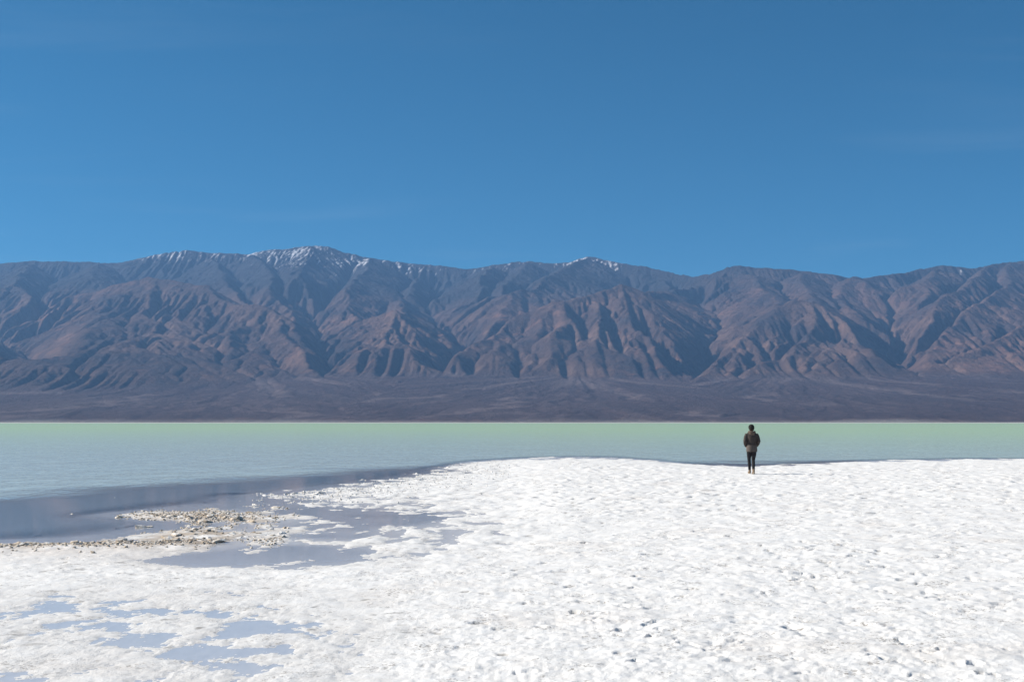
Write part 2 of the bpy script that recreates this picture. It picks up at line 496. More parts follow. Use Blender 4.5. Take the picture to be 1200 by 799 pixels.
def build_mountains():
    global MH
    lvls = [(80.0, .22, 10, 4), (40.0, .30, 7, 7), (20.0, .60, 6, 6)]
    h = None
    for n, (dx, KT, iters, fe) in enumerate(lvls):
        xs = np.arange(X0, X1 + 1, dx); ys = np.arange(Y0, Y1 + 1, dx)
        X, Y = np.meshgrid(xs, ys)
        if n < 2:
            E, fan, front = envelope(X, Y)
        else:
            E, fan = upsample(E, X.shape), upsample(fan, X.shape)
        mtn = sstep(0, 220, E - fan)
        lock = 1 - sstep(0, 60, E - fan)
        hard = np.exp(2.4 * fbm(X / 2100, Y / 2100, 71, 3))              # soft and hard rock
        if h is None:
            h = E + mtn * (48 * fbm(X / 1500, Y / 1500, 3, 4, gain=.5, ridged=True) + 26 * fbm(X / 420, Y / 420, 8, 2))
        else:
            h = upsample(h, X.shape)
            a = {1: 22, 2: 9}[n]
            h = h + mtn * a * fbm(X / (dx * 9), Y / (dx * 9), 60 + n, 3, ridged=True)
        h, A = stream_power(h, dx, KT, 0.46, iters, fe, lock, uplift=mtn * {0: 40, 1: 15, 2: 8}[n], hard=hard)
        h = talus(h, dx, np.clip(.78 + .6 * fbm(X / 1700, Y / 1700, 77, 3), .5, 1.1), (2, 3, 7)[n], lock)
    # bring the eroded crest back to the height of the real one
    for _ in range(2):
        ub = np.arange(-420, 1650, 5.0)
        U = U0 + F_PX * X / Y
        el = (h - CAM_H) / Y * F_PX
        k = np.clip(((U + 420) / 5).astype(int), 0, len(ub) - 1)
        best = np.zeros(len(ub)); np.maximum.at(best, k.ravel(), el.ravel())
        want = V0 - sky_target(ub + 2.5)
        ratio = want / np.maximum(best, 1)
        ker = np.hanning(9); ker /= ker.sum()
        ratio = np.convolve(np.pad(ratio, 4, mode='edge'), ker, mode='valid')
        R = np.interp(U, ub + 2.5, ratio)
        w = sstep(0.62, 0.92, el / np.maximum(np.interp(U, ub + 2.5, want), 1) * R)
        h = h * (1 + (R - 1) * w)
    # braided washes and terraces on the fans
    fanw = 1 - sstep(5, 60, h - fan)
    fanw *= sstep(9300, 9900, Y)
    best = np.full(X.shape, 1e9); PA = np.zeros(X.shape); PR = np.zeros(X.shape); AN = np.zeros(X.shape)
    for au, ay in FAN_HEADS:                                   # water spreads from the mouth of each canyon
        ax = (au - U0) / F_PX * ay
        r = np.hypot(X - ax, Y - ay)
        pick = r + 900 * noise(X / 1500, Y / 1500, 88) < best
        best = np.where(pick, r, best)
        PA = np.where(pick, np.arctan2(X - ax, ay + 900 - Y) + au, PA); PR = np.where(pick, r, PR); AN = np.where(pick, np.arctan2(X - ax, ay + 900 - Y), AN)
    wa = PA * 9 + .55 * fbm(X / 800, Y / 800, 91, 3)
    wash = fbm(wa, PR / 2600, 90, 4, ridged=True)
    braid = fbm(PA * 17 + .9 * fbm(X / 500, Y / 500, 92, 3), PR / 1500, 93, 3, ridged=True)
    terr = np.tanh(3.5 * wash)
    bed = np.zeros(X.shape)
    for k in range(6):                                          # the present stream beds
        a0 = -1.05 + .42 * k + .25 * noise(PA * 0 + np.floor(PA / 20) * 1.7 + k, PA * 0 + 5.5 * k, 89)
        d = np.abs(AN - a0 - .16 * fbm(PR / 900 + 7 * k, PA * 0 + k, 86, 3)) * PR
        bed = np.maximum(bed, np.exp(-(d / (38 + .012 * PR)) ** 2))
    bed = bed * fanw * sstep(-.35, .1, noise(PR / 1300, PA * 0 + AN * 3, 87))
    h = h - 5 * bed
    h = h + fanw * (9 * terr + 4 * braid + 3 * fbm(X / 110, Y / 160, 95, 3))
    h = h + (1 - fanw) * sstep(9300, 9900, Y) * 7 * fbm(X / 130, Y / 130, 97, 3, ridged=True)
    h = np.where(Y < 9900, h * sstep(9000, 9900, Y) - 0.4 * (1 - sstep(9000, 9500, Y)), h)
    gy, gx = np.gradient(h, 20.0)
    slope = np.hypot(gx, gy)
    # rock colours (albedo)
    def c(*v): return np.array(v)[None, None, :]
    n1 = fbm(X / 2600, Y / 2600, 120, 4)[..., None]
    n2 = fbm(X / 900 + h / 900, Y / 900, 130, 4)[..., None]
    n3 = fbm(X / 250, Y / 250 + h / 200, 140, 3)[..., None]
    colr = c(.150, .112, .095) + 0 * n1
    colr = colr + (c(.205, .150, .118) - colr) * sstep(-.05, .45, n2)
    colr = colr + (c(.088, .080, .084) - colr) * sstep(0.05, .5, -n2 + .3 * n3) * .9
    colr = colr + (c(.285, .180, .130) - colr) * sstep(.12, .5, n1 * .6 + n3 * .7 + n2 * .3) * .9
    low = 1 - sstep(500, 2300, h)[..., None]
    U = U0 + F_PX * X / Y
    red = np.exp(-((X - 5600) / 900) ** 2 - ((Y - 14700) / 800) ** 2)[..., None] + .8 * np.exp(-((X - 6500) / 900) ** 2 - ((Y - 15200) / 900) ** 2)[..., None]
    colr = colr + (c(.285, .185, .135) - colr) * np.clip(red * sstep(-.4, .3, n3), 0, 1) * .9
    tan_ = sstep(.15, .5, n2 + n3 * .6) * sstep(.25, .6, slope)[..., None] * low
    colr = colr + (c(.300, .225, .170) - colr) * tan_ * .5
    up = sstep(1450, 2350, h + 260 * n3[..., 0] + 200 * n2[..., 0])[..., None]
    up = np.clip(up * .45 + (sstep(19200, 21600, Y + 700 * n2[..., 0]) * (1 - sstep(2200, 4200, X)))[..., None] * .75 + sstep(2300, 2900, h + 300 * n3[..., 0])[..., None] * .4, 0, 1)
    colr = colr + (c(.052, .063, .074) - colr) * up * .95           # pinyon woodland high up; blue-grey haze painted into the far range's colour
    # gravel of the fans and the canyon floors
    gravel = c(.112, .087, .084) + .03 * fbm(X / 700, Y / 1500, 150, 3)[..., None] + .012 * noise(X / 90, Y / 260, 152)[..., None]
    pale = np.clip(sstep(.30, .75, braid + .5 * wash) * sstep(-.2, .35, noise(PA * 4, PR / 1900, 163) + .25 * wash), 0, 1)[..., None]
    gravel = gravel + (c(.27, .235, .215) - gravel) * pale * .4
    gravel = gravel + (c(.085, .072, .070) - gravel) * (sstep(.1, .7, terr) * sstep(-.1, .4, noise(X / 1400, Y / 1400, 165)))[..., None] * .35
    gravel = gravel + (c(.34, .30, .27) - gravel) * np.clip(bed, 0, 1)[..., None] * .5
    colr = colr + (gravel - colr) * fanw[..., None]
    chan = sstep(3e5, 4e6, A)[..., None] * (1 - fanw[..., None]) * (1 - up)
    colr = colr + (c(.235, .205, .180) - colr) * chan * .55
    # salt of the valley floor reaches the toe of the fans
    toe = (1 - sstep(9250, 9700, Y + 250 * noise(X / 700, Y / 700, 170)))[..., None]
    colr = colr + (c(.40, .37, .33) - colr) * toe
    # snow lies on the highest crest, mostly left where it is steep and turned away from the sun
    sn = fbm(X / 55, Y / 90, 180, 3) * 1.0 + .5 * fbm(X / 420, Y / 420, 184, 3) + .8 * np.clip(gx, -.6, .6)
    xs_w = np.interp(U, [-400, 0, 40, 150, 205, 230, 270, 300, 340, 400, 470, 540, 575, 650, 680, 720, 745, 800, 1080, 1130, 1160, 1700],
                     [3420, 3250, 3400, 3300, 3180, 3230, 3250, 3100, 2900, 2900, 2960, 3010, 3050, 3080, 2980, 2960, 3060, 3600, 3600, 2760, 3600, 3600])
    gx_s = np.clip(gx, -1, 1)
    snow = sstep(-40, 240, h - xs_w - 130 + 380 * sn) * sstep(.05, .75, sn + .02)
    colr = colr + (c(.78, .80, .84) - colr) * (snow * .74)[..., None]
    colr = colr * (1 - .22 * ((1 - sstep(550, 1250, h + 150 * n2[..., 0])) * (1 - fanw))[..., None] * (1 - np.clip(red, 0, 1)))   # darker low down
    rockw = (1 - snow * .9) * (1 - toe[..., 0])
    colr = colr * (1 - rockw[..., None] * (1 - np.array([.70, .60, .63])))
    return X, Y, h, np.clip(colr, .02, .9), fanw

def mountain_material():
    M = Mat("desert rock")
    col = M.attr("rock", True)
    p = M.pos()
    n = M.noise(.012, 6, .62, p)
    f = M.ramp(n, [(.3, .80), (.7, 1.2)])
    c2 = M.mix(1.0, col, f, 'MULTIPLY')
    M.l(c2, M.b.inputs["Base Color"])
    M.val(M.b, Roughness=.95)
    M.b.inputs["Specular IOR Level"].default_value = .1
    hh = M.noise(.011, 9, .70, p)
    M.l(M.bump(hh, 1.0, 75), M.b.inputs["Normal"])
    return M.m

MX, MY, MH, MC, MF = build_mountains()
_rows = np.arange(MY.shape[0])
_keep = (MY[:, 0] > 12800) & (MY[:, 0] < 24900) | (_rows % 2 == 0)
mme = grid_mesh("mountains", np.stack([MX, MY, MH], -1)[_keep])
attr(mme, "rock", MC[_keep].reshape(-1, 3))
mountains = add("mountains", mme, mountain_material(), kind="structure")

# ----------------------------------------------------------------- valley floor out to the horizon
def valley_material():
    M = Mat("pale playa")
    n = M.noise(.004, 5, .6, M.pos())
    M.l(M.ramp(n, [(.35, (.48, .45, .41)), (.65, (.62, .60, .56))]), M.b.inputs["Base Color"])
    M.val(M.b, Roughness=.9)
    return M.m

LAKE_FAR = 2700.0
th = np.linspace(0, 2 * math.pi, 181)[:-1]
rr = [110.0, 130.0, 300.0, 900.0, 2450.0, 2850.0, 3600.0, 5000.0, 9000.0, 20000.0, 45000.0]
zz = [-1.2, -2.0, -2.0, -2.0, -1.0, .03, .05, .05, -.6, -3.0, -3.0]
VP = np.zeros((len(rr), 180, 3))
for k, (r, z) in enumerate(zip(rr, zz)):
    VP[k, :, 0] = r * np.sin(th); VP[k, :, 1] = r * np.cos(th); VP[k, :, 2] = z
add("valley_floor", grid_mesh("valley_floor", VP, closed=True), valley_material(), kind="structure")

# ----------------------------------------------------------------- salt flat (near ground)
CTRL = []
for u in (-500, -200, 100, 400, 700, 1000, 1300, 1700):
    CTRL += [(u, 517, -.9), (u, 527, -.45)]
SHORE = [(560, 541), (600, 538.5), (660, 537.2), (730, 537.5), (780, 541), (810, 544.5), (860, 546.5), (910, 546), (960, 543), (1010, 541), (1100, 539.5), (1200, 538), (1400, 537), (1700, 537)]
for u, v in SHORE:
    CTRL += [(u, v, 0.0), (u, v - 3.0, -.035), (u, v - 6, -.14), (u, v + 6, .07), (u, v + 22, .10)]
CTRL += [(-300, 600, -.20), (0, 600, -.16), (60, 610, -.12), (0, 625, -.07), (100, 622, -.06), (150, 614, -.05), (60, 585, -.22), (100, 570, -.28),
         (200, 570, -.16), (300, 561, -.14), (400, 551, -.12), (480, 544, -.10), (250, 566, -.14), (200, 556, -.25), (350, 545, -.25),
         (-300, 655, .05), (0, 646, .05), (100, 643, .05), (180, 641, .04), (-300, 640, 0), (0, 637, 0), (100, 634.5, 0), (180, 632, 0), (-300, 620, -.08),
         (100, 601, -.05), (140, 603, -.01), (200, 603, .04), (260, 605, .05), (310, 605, .045), (210, 621, .01), (260, 624, .03), (330, 612, .01), (300, 632, .03), (165, 588, -.08), (230, 586, -.06), (240, 594, -.01),
         (260, 650, -.024), (340, 641, -.020), (300, 654, -.020), (230, 658, -.012), (360, 600, -.022), (400, 604, -.030), (460, 603, -.030), (510, 605, -.015), (440, 611, -.022), (380, 627, -.010), (400, 640, .0), (420, 619, -.004), (470, 622, .01),
         (290, 578, -.03), (330, 580, .004), (400, 572, .012), (480, 562, .014), (540, 551, .012), (570, 580, .075), (490, 583, .025), (420, 585, .012), (350, 588, .0), (540, 597, .022), (590, 610, .05), (530, 618, .02),
         (650, 600, .10), (720, 575, .11), (700, 640, .07), (900, 600, .11), (1150, 600, .11), (1400, 600, .11), (500, 645, .018), (600, 690, .035), (690, 616, .02), (900, 690, .08), (1150, 740, .08), (1500, 740, .08), (350, 668, .013), (150, 660, .018), (0, 680, .014), (450, 690, .016), (600, 780, .05),
         (280, 713, -.008), (300, 738, -.010), (330, 765, -.010), (250, 772, -.008), (200, 745, -.002), (170, 720, -.004), (110, 740, .001), (30, 722, .0), (20, 770, .002), (60, 750, .005), (150, 690, .004), (250, 690, -.001), (400, 722, -.006), (440, 742, -.002), (385, 760, -.008), (450, 760, .02), (100, 795, .001), (200, 795, .0), (320, 795, -.005), (-300, 740, .02), (520, 730, .03), (150, 772, .003),
         (300, 900, .03), (900, 900, .07), (-100, 900, .03), (1500, 900, .07), (600, 1100, .05), (0, 1100, .05), (1200, 1100, .05)]
CTRL = np.array(CTRL, float)
_cu = np.stack([CTRL[:, 0] / 90.0, (CTRL[:, 1] - V0) ** .75 * 0.9], -1)
_d = np.linalg.norm(_cu[:, None] - _cu[None], axis=-1)
_w = np.linalg.solve(_d + 1e-3 * np.eye(len(_d)), CTRL[:, 2] - .03)

def macro(x, y):
    """Smooth ground height above the water line."""
    r = np.maximum(np.hypot(x, y), 3.0)
    az = np.arctan2(x, y)
    u = U0 + F_PX * np.tan(np.clip(az, -.75, .75))
    yy = np.maximum(r * np.cos(np.clip(az, -.75, .75)), 3.0)
    v = np.minimum(CAM_H * F_PX / yy, 620.0)
    a = u / 90.0; b = v ** .75 * .9
    out = np.full(x.shape, .03)
    for k in range(len(_w)):
        out = out + _w[k] * np.sqrt((a - _cu[k, 0]) ** 2 + (b - _cu[k, 1]) ** 2)
    back = sstep(.7, 1.1, np.abs(az))
    return out * (1 - back) + .06 * back

PERSON_XY = px(880, 558.5)

def ground_height(x, y):
    m = macro(x, y)
    dry = sstep(.0, .06, m)
    far = sstep(18, 34, y)
    lowf = .018 * fbm(x / .8, y / 1.0, 201, 5, gain=.6) + .012 * fbm(x / 3.2, y / 3.6, 207, 2)
    # cauliflower crust: soft lumps with creases between them
    d1, d2, r1 = cells(x / .34 + .35 * noise(x / .3, y / .3, 3), y / .34 + .35 * noise(x / .3, y / .3, 4), 211)
    lump = (1 - np.clip(d1, 0, 1) ** 2) * (.35 + .9 * r1)
    e1, e2, s1 = cells(x / .105, y / .105, 215)
    small = (1 - np.clip(e1, 0, 1) ** 2) * (.4 + .8 * s1)
    f1, f2, q1 = cells(x / .8 + .4 * noise(x / .5, y / .5, 6), y / .8, 219)
    knob = np.clip(1 - f1 / .28, 0, 1) ** 1.5 * (q1 > .62)
    amp = .35 + .65 * fbm(x / 2.5, y / 2.5, 221, 2) * .9 + .35
    amp = np.clip(amp, .25, 1.4)
    k1, k2, t1 = cells(x / .21 + .5 * noise(x / .16, y / .16, 7), y / .21, 235)
    nub = np.clip(1 - k1 / .42, 0, 1) * (t1 > .70) * t1
    Ug = U0 + F_PX * x / np.maximum(y, 1); Vg = V0 + CAM_H * F_PX / np.maximum(y, 3)
    rag = sstep(150, 300, Ug) * (1 - sstep(580, 660, Ug)) * sstep(538, 546, Vg) * (1 - sstep(628, 668, Vg)) * (y > 3)
    sv = np.interp(Ug, [p[0] for p in SHORE], [p[1] for p in SHORE])
    rim = np.exp(-((Vg - sv) / 3.5) ** 2) * sstep(560, 640, Ug) * (y > 3)
    lowf = lowf + rag * (.062 * fbm(x / .62, y / 1.25, 243, 4, gain=.6) - .013) + rim * .05 * fbm(x / 1.3, y / 4.0, 247, 4, gain=.6)
    fore = (1 - sstep(420, 520, Ug)) * sstep(668, 700, Vg) * (y > 3)
    lowf = lowf + fore * (.020 * fbm(x / .42, y / .55, 249, 4, gain=.6) + .0045)
    z = m + lowf
    z = z + dry * (.013 + .012 * far) * (lump - .45) * amp
    z = z + (.7 + .3 * dry) * .009 * (small - .4) * (.7 + .5 * far)
    z = z + dry * (.018 + .034 * far) * knob
    z = z + dry * (.014 + .030 * far) * nub * amp
    pit = sstep(.30, .52, fbm(x / .36, y / .36, 225, 3)) * sstep(-.1, .25, fbm(x / 3.1, y / 3.1, 228, 2) + .10)
    z = z - dry * .022 * pit
    o1, o2, w1 = cells(x / .30 + .45 * noise(x / .11, y / .11, 9), y / .30 + .3 * noise(x / .09, y / .09, 10), 239)
    hole = np.clip(1.7 - 1.7 * o1 / ((.10 + .14 * w1) * (1 + .8 * far)), 0, 1) * (w1 > .60)
    z = z - dry * (.034 + .035 * far) * hole * amp + dry * (.014 + .014 * far) * amp * np.clip(1 - np.abs(o1 - .24) / .12, 0, 1) * (w1 > .60)
    pit = np.maximum(pit * .6, hole * (.5 + .5 * amp))
    z = z + .007 * fbm(x / .085, y / .085, 231, 3, gain=.6, ridged=True)
    z = z - np.maximum(rag, fore) * .55 * np.clip(z - .008, 0, None)              # low flat-topped islands
    px_, py_ = PERSON_XY
    near = np.exp(-((x - px_) ** 2 + (y - py_) ** 2) / .5)
    z = z * (1 - near) + (m + .01) * near
    return z, m, pit, lump * dry

def build_ground():
    half = math.radians(30)
    dense = np.linspace(-half, half, 581)
    coarse = np.linspace(half, 2 * math.pi - half, 62)[1:-1]
    az = np.concatenate([dense, coarse])
    r = np.concatenate([[.05, .6, 1.5, 2.5, 3.4, 4.2, 5.0, 5.8], np.exp(np.linspace(math.log(6.5), math.log(66), 780)), np.linspace(68, 120, 22)])
    R, A = np.meshgrid(r, az, indexing='ij')
    x = R * np.sin(A); y = R * np.cos(A)
    z, m, pit, lump = ground_height(x, y)
    z = np.where(R > 66, z - (R - 66) * .03, z)
    P = np.stack([x, y, z], -1)
    me = grid_mesh("salt_flat", P, closed=True)
    # mud and dust in the salt, and shade painted into its pits
    U = U0 + F_PX * x / np.maximum(y, 1); V = V0 + CAM_H * F_PX / np.maximum(y, 3)
    spit = np.exp(-((U - 240) / 105) ** 2 - ((V - 611) / 21) ** 2) * (y > 0)
    edge = np.exp(-((V - 636 + (U - 100) * .02) / 7.5) ** 2) * (1 - sstep(230, 330, U)) * (y > 0)
    n = fbm(x / .5, y / .5, 241, 4)
    mud = np.clip(spit * 1.15 + edge * .9, 0, 1) * sstep(-.35, .25, n + .1)
    pink = np.exp(-((V - 646) / 14) ** 2) * (1 - sstep(300, 480, U)) * (y > 0) * .6
    blot = sstep(.15, .6, fbm(x / 1.7, y / 1.7, 251, 4)) * .35
    grime_shade = sstep(.25, .95, pit) * sstep(-.25, .3, fbm(x / .5, y / .5, 261, 3) + .05)  # dirt in the pits, with the dark of the holes' shade painted in
    rv = lambda a: a.reshape(-1)
    attr(me, "mud", rv(mud)); attr(me, "pink", rv(np.clip(pink + blot, 0, 1))); attr(me, "grime_shade", rv(grime_shade))
    wet = 1 - sstep(.002, .022, z)
    attr(me, "wet", rv(wet))
    return me

def salt_material():
    M = Mat("salt crust")
    p = M.pos()
    n = M.noise(6, 6, .6, p)
    base = M.mix(M.ramp(n, [(.35, 0.0), (.7, 1.0)]), (.81, .785, .75), (.87, .86, .84))
    spk = M.math('MULTIPLY', M.ramp(M.noise(30, 3, .7, p), [(.53, 0.0), (.59, 1.0)]), M.ramp(M.noise(1.9, 5, .75, p), [(.52, 0.0), (.60, 1.0)]))
    base = M.mix(M.math('MULTIPLY', spk, .8), base, (.27, .24, .21))          # grit caught in the crust
    base = M.mix(M.math('MULTIPLY', M.attr("pink"), .55), base, (.70, .62, .55))
    base = M.mix(M.math('MULTIPLY', M.attr("mud"), .85), base, (.43, .34, .25))
    base = M.mix(M.math('MULTIPLY', M.attr("grime_shade"), .8), base, (.17, .15, .13))  # pit dirt together with painted hole shade
    base = M.mix(M.math('MULTIPLY', M.attr("wet"), .35), base, (.50, .48, .46))
    M.l(base, M.b.inputs["Base Color"])
    M.val(M.b, Roughness=.75)
    M.b.inputs["Specular IOR Level"].default_value = .25
    h1 = M.noise(48, 6, .72, p)
    b1 = M.bump(h1, .55, .018)
    M.l(b1, M.b.inputs["Normal"])
    return M.m

SALT = salt_material()
salt_flat = add("salt_flat", build_ground(), SALT, kind="structure")

# ----------------------------------------------------------------- lake and brine pools: one sheet at z = 0
CALM = [(-900, 640), (-400, 612), (0, 581), (100, 574), (200, 565), (300, 558), (400, 551), (480, 545), (560, 540.5), (600, 540), (640, 545), (770, 548), (795, 543.5), (850, 541.0), (905, 540.2), (960, 539.4), (1000, 540), (1040, 546), (1700, 546)]

def build_lake():
    half = math.radians(34)
    az = np.concatenate([np.linspace(-half, half, 361), np.linspace(half, 2 * math.pi - half, 62)[1:-1]])
    r = np.concatenate([[.05, 3.0], np.exp(np.linspace(math.log(6), math.log(90), 260)), np.exp(np.linspace(math.log(92), math.log(2400), 66)), [2500, 2600, LAKE_FAR, 2800.0]])
    R, A = np.meshgrid(r, az, indexing='ij')
    wob = 1 + .03 * noise(A * 6, A * 0, 301)
    R = np.where(R > 2300, R * wob, R)
    x = R * np.sin(A); y = R * np.cos(A)
    me = grid_mesh("lake", np.stack([x, y, 0 * x], -1), closed=True)
    U = np.clip(U0 + F_PX * np.tan(np.clip(A, -.7, .7)), -900, 1700)
    V = V0 + CAM_H * F_PX / np.maximum(R * np.cos(np.clip(A, -.7, .7)), 3)
    c = np.array(CALM, float)
    vc = np.interp(U, c[:, 0], c[:, 1])
    ripple = sstep(-.10, .07, (vc - V) / np.maximum(vc - V0, 1) + .10 * fbm(x / 9, y / 5, 303, 3) * sstep(0, 60, y))
    m = macro(x, y)
    depth = np.clip(-m, 0, 1)
    turb = np.where(R < 32, sstep(.025, .10, depth), sstep(.003, .060, depth)) * sstep(22, 30, R) + sstep(.025, .10, depth) * (1 - sstep(22, 30, R))
    milk = (1 - sstep(.02, .06, depth)) * (1 - sstep(34, 44, R))          # salt-clouded brine in the pools
    turb = np.maximum(np.where(R > 66, 1.0, turb), .6 * milk)
    green = sstep(math.log(42), math.log(380), np.log(R) + .35 * (sstep(-.25, .2, A * (np.abs(A) < 1)) - .5))
    rv = lambda a: a.reshape(-1)
    attr(me, "milk", rv(milk)); attr(me, "film", rv(sstep(-.014, .008, np.where(R > 66, 1.0, -m)) * (.50 + .50 * sstep(14, 18, R)))); attr(me, "ripple", rv(ripple)); attr(me, "turbid", rv(turb)); attr(me, "green", rv(green)); attr(me, "dist", rv(R))
    return me

def water_material():
    M = Mat("brine")
    rip, turb, green = M.attr("ripple"), M.attr("turbid"), M.attr("green")
    t = M.t
    t.nodes.remove(M.b)
    deep = M.mix(green, M.mix(rip, (.25, .30, .35), (.45, .54, .54)), (.41, .56, .36))
    deep = M.mix(M.attr("milk"), deep, (.66, .68, .73))
    dif = M.n("BsdfDiffuse"); M.l(deep, dif.inputs["Color"])
    film = M.attr("film")                                    # a skin of brine over the crust, broken by crystals
    tr = M.n("BsdfTransparent"); M.l(M.mix(film, (.97, .97, .98), (.84, .86, .92)), tr.inputs["Color"])
    body = M.n("MixShader")
    M.l(turb, body.inputs[0]); M.l(tr.outputs[0], body.inputs[1]); M.l(dif.outputs[0], body.inputs[2])
    # wind ripples
    w1 = M.noise(1.0, 2, .6, M.pos((3.0, 1.3, 1), (0, 0, .06)))
    w2 = M.noise(1.0, 2, .6, M.pos((.9, .36, 1), (0, 0, -.05)))
    w3 = M.noise(1.0, 3, .6, M.pos((.12, .05, 1), (0, 0, .03)))
    w = M.math('ADD', M.math('MULTIPLY', w1, .6), M.math('ADD', M.math('MULTIPLY', w2, 1.4), M.math('MULTIPLY', w3, 3.0)))
    w = M.math('SUBTRACT', w, 2.5)
    hgt = M.math('MULTIPLY', w, M.math('MULTIPLY_ADD', rip, 1.0, .003))
    nrm = M.bump(hgt, 1.0, .14)
    gl = M.n("BsdfGlossy")
    M.l(nrm, gl.inputs["Normal"])
    M.l(M.math('MULTIPLY_ADD', rip, .10, .06), gl.inputs["Roughness"])
    gl.inputs["Color"].default_value = (1, 1, 1, 1)
    # Schlick reflectance of brine, the same from above and from below the thin sheet
    geo = M.n("NewGeometry")
    dot = M.n("VectorMath", operation='DOT_PRODUCT')
    M.l(nrm, dot.inputs[0]); M.l(geo.outputs["Incoming"], dot.inputs[1])
    inv = M.math('SUBTRACT', 1.0, M.math('ABSOLUTE', dot.outputs["Value"]), clamp=True)
    refl = M.math('MULTIPLY_ADD', M.math('POWER', inv, 5.0), .979, .021)
    # a ruffled surface shows its facets less edge-on than a flat one
    fac = M.math('MULTIPLY', refl, M.math('MULTIPLY_ADD', rip, -.28, .94))
    fac = M.math('MULTIPLY', fac, M.math('MULTIPLY_ADD', green, -.28, 1.0))
    fac = M.math('MULTIPLY', fac, M.math('MULTIPLY_ADD', film, .45, .55))
    out = M.n("MixShader")
    M.l(fac, out.inputs[0]); M.l(body.outputs[0], out.inputs[1]); M.l(gl.outputs[0], out.inputs[2])
    M.l(out.outputs[0], M.out.inputs["Surface"])
    return M.m

lake = add("lake", build_lake(), water_material(), kind="structure")

# ----------------------------------------------------------------- salt clods along the water's edge
rng = random.Random(11)

def clod_mesh(name, seed, mat):
    r = random.Random(seed)
    bm = bmesh.new()
    bmesh.ops.create_icosphere(bm, subdivisions=2, radius=.5)
    off = r.random() * 50
    sx, sy, sz = r.uniform(.8, 1.15), r.uniform(.7, 1.0), r.uniform(.45, .75)
    for v in bm.verts:
        c = v.co
        a = np.array([c.x * 2.1 + off]); b = np.array([c.y * 2.1 + c.z * 1.7 + off])
        k = 1 + .9 * float(noise(a, b, seed)[0]) + .9 * float(noise(a * 2.7, b * 2.7, seed + 1)[0])
        v.co = Vector((c.x * k * sx, c.y * k * sy, c.z * k * sz + .14))
    me = bpy.data.meshes.new(name)
    bm.to_mesh(me); bm.free()
    me.materials.append(mat)
    return me

def clod_material(name, a, b, c):
    M = Mat(name)
    tc = M.n("TexCoord")
    oi = M.n("ObjectInfo")
    n = M.noise(5, 5, .65, M.pos((3, 3, 3)))
    base = M.mix(M.ramp(n, [(.35, 0.0), (.65, 1.0)]), a, b)
    g = M.n("NewGeometry")
    sp = M.n("SeparateXYZ"); M.l(g.outputs["Normal"], sp.inputs[0])
    top = M.math('MULTIPLY', M.ramp(sp.outputs[2], [(.45, 0.0), (.95, 1.0)]), M.ramp(M.noise(9, 4, .6, M.pos()), [(.4, 0.0), (.6, 1.0)]))
    base = M.mix(top, base, c)                                   # salt bloom on the upper faces
    M.l(base, M.b.inputs["Base Color"])
    M.val(M.b, Roughness=.9)
    M.l(M.bump(M.noise(40, 5, .65, M.pos()), .8, .02), M.b.inputs["Normal"])
    return M.m

BROWN = clod_material("muddy salt clod", (.36, .275, .19), (.60, .50, .385), (.82, .79, .74))
WHITE = clod_material("white salt clod", (.55, .49, .42), (.80, .77, .73), (.84, .83, .81))
brown_meshes = [clod_mesh("brown_clod_shape", 500 + i, BROWN) for i in range(9)]
white_meshes = [clod_mesh("white_clod_shape", 600 + i, WHITE) for i in range(7)]

def ground_at(pts):
    x = np.array([p[0] for p in pts]); y = np.array([p[1] for p in pts])
    return ground_height(x, y)[0]

def tri(r, a, b):
    return r.triangular(a, b, (a + b) / 2)

def clod_spots():
    out = []          # (u, v, size m, kind, zone)
    g = rng
    for _ in range(95):                                   # brown rubble spit
        u = tri(g, 125, 345); c = 606 + (u - 235) * -.015
        out.append((u, g.gauss(c, 7.5), .06 + .17 * g.random() ** 2, 'b', 'spit'))
    for _ in range(22):
        out.append((g.uniform(180, 260), g.gauss(621, 3.5), g.uniform(.06, .14), 'b', 'spit'))
    for _ in range(42):                                   # rim of the near shore
        u = g.uniform(-20, 215)
        out.append((u, 637.5 - u * .03 + abs(g.gauss(0, 2.2)), g.uniform(.07, .17), 'b', 'rim'))
    for _ in range(34):
        u = g.uniform(190, 335)
        out.append((u, g.gauss(632 - (u - 210) * .05, 3.5), g.uniform(.07, .15), 'b' if g.random() < .6 else 'w', 'tongue'))
    for _ in range(28):                                   # white pieces standing in the shallows
        u = g.uniform(160, 350)
        out.append((u, g.gauss(586 - (u - 250) * .05, 5), g.uniform(.06, .14), 'w', 'shallow'))
    for _ in range(60):
        u = g.uniform(300, 560)
        out.append((u, g.gauss(571 - (u - 400) * .12, 6), g.uniform(.08, .18), 'w', 'bar'))
    return out

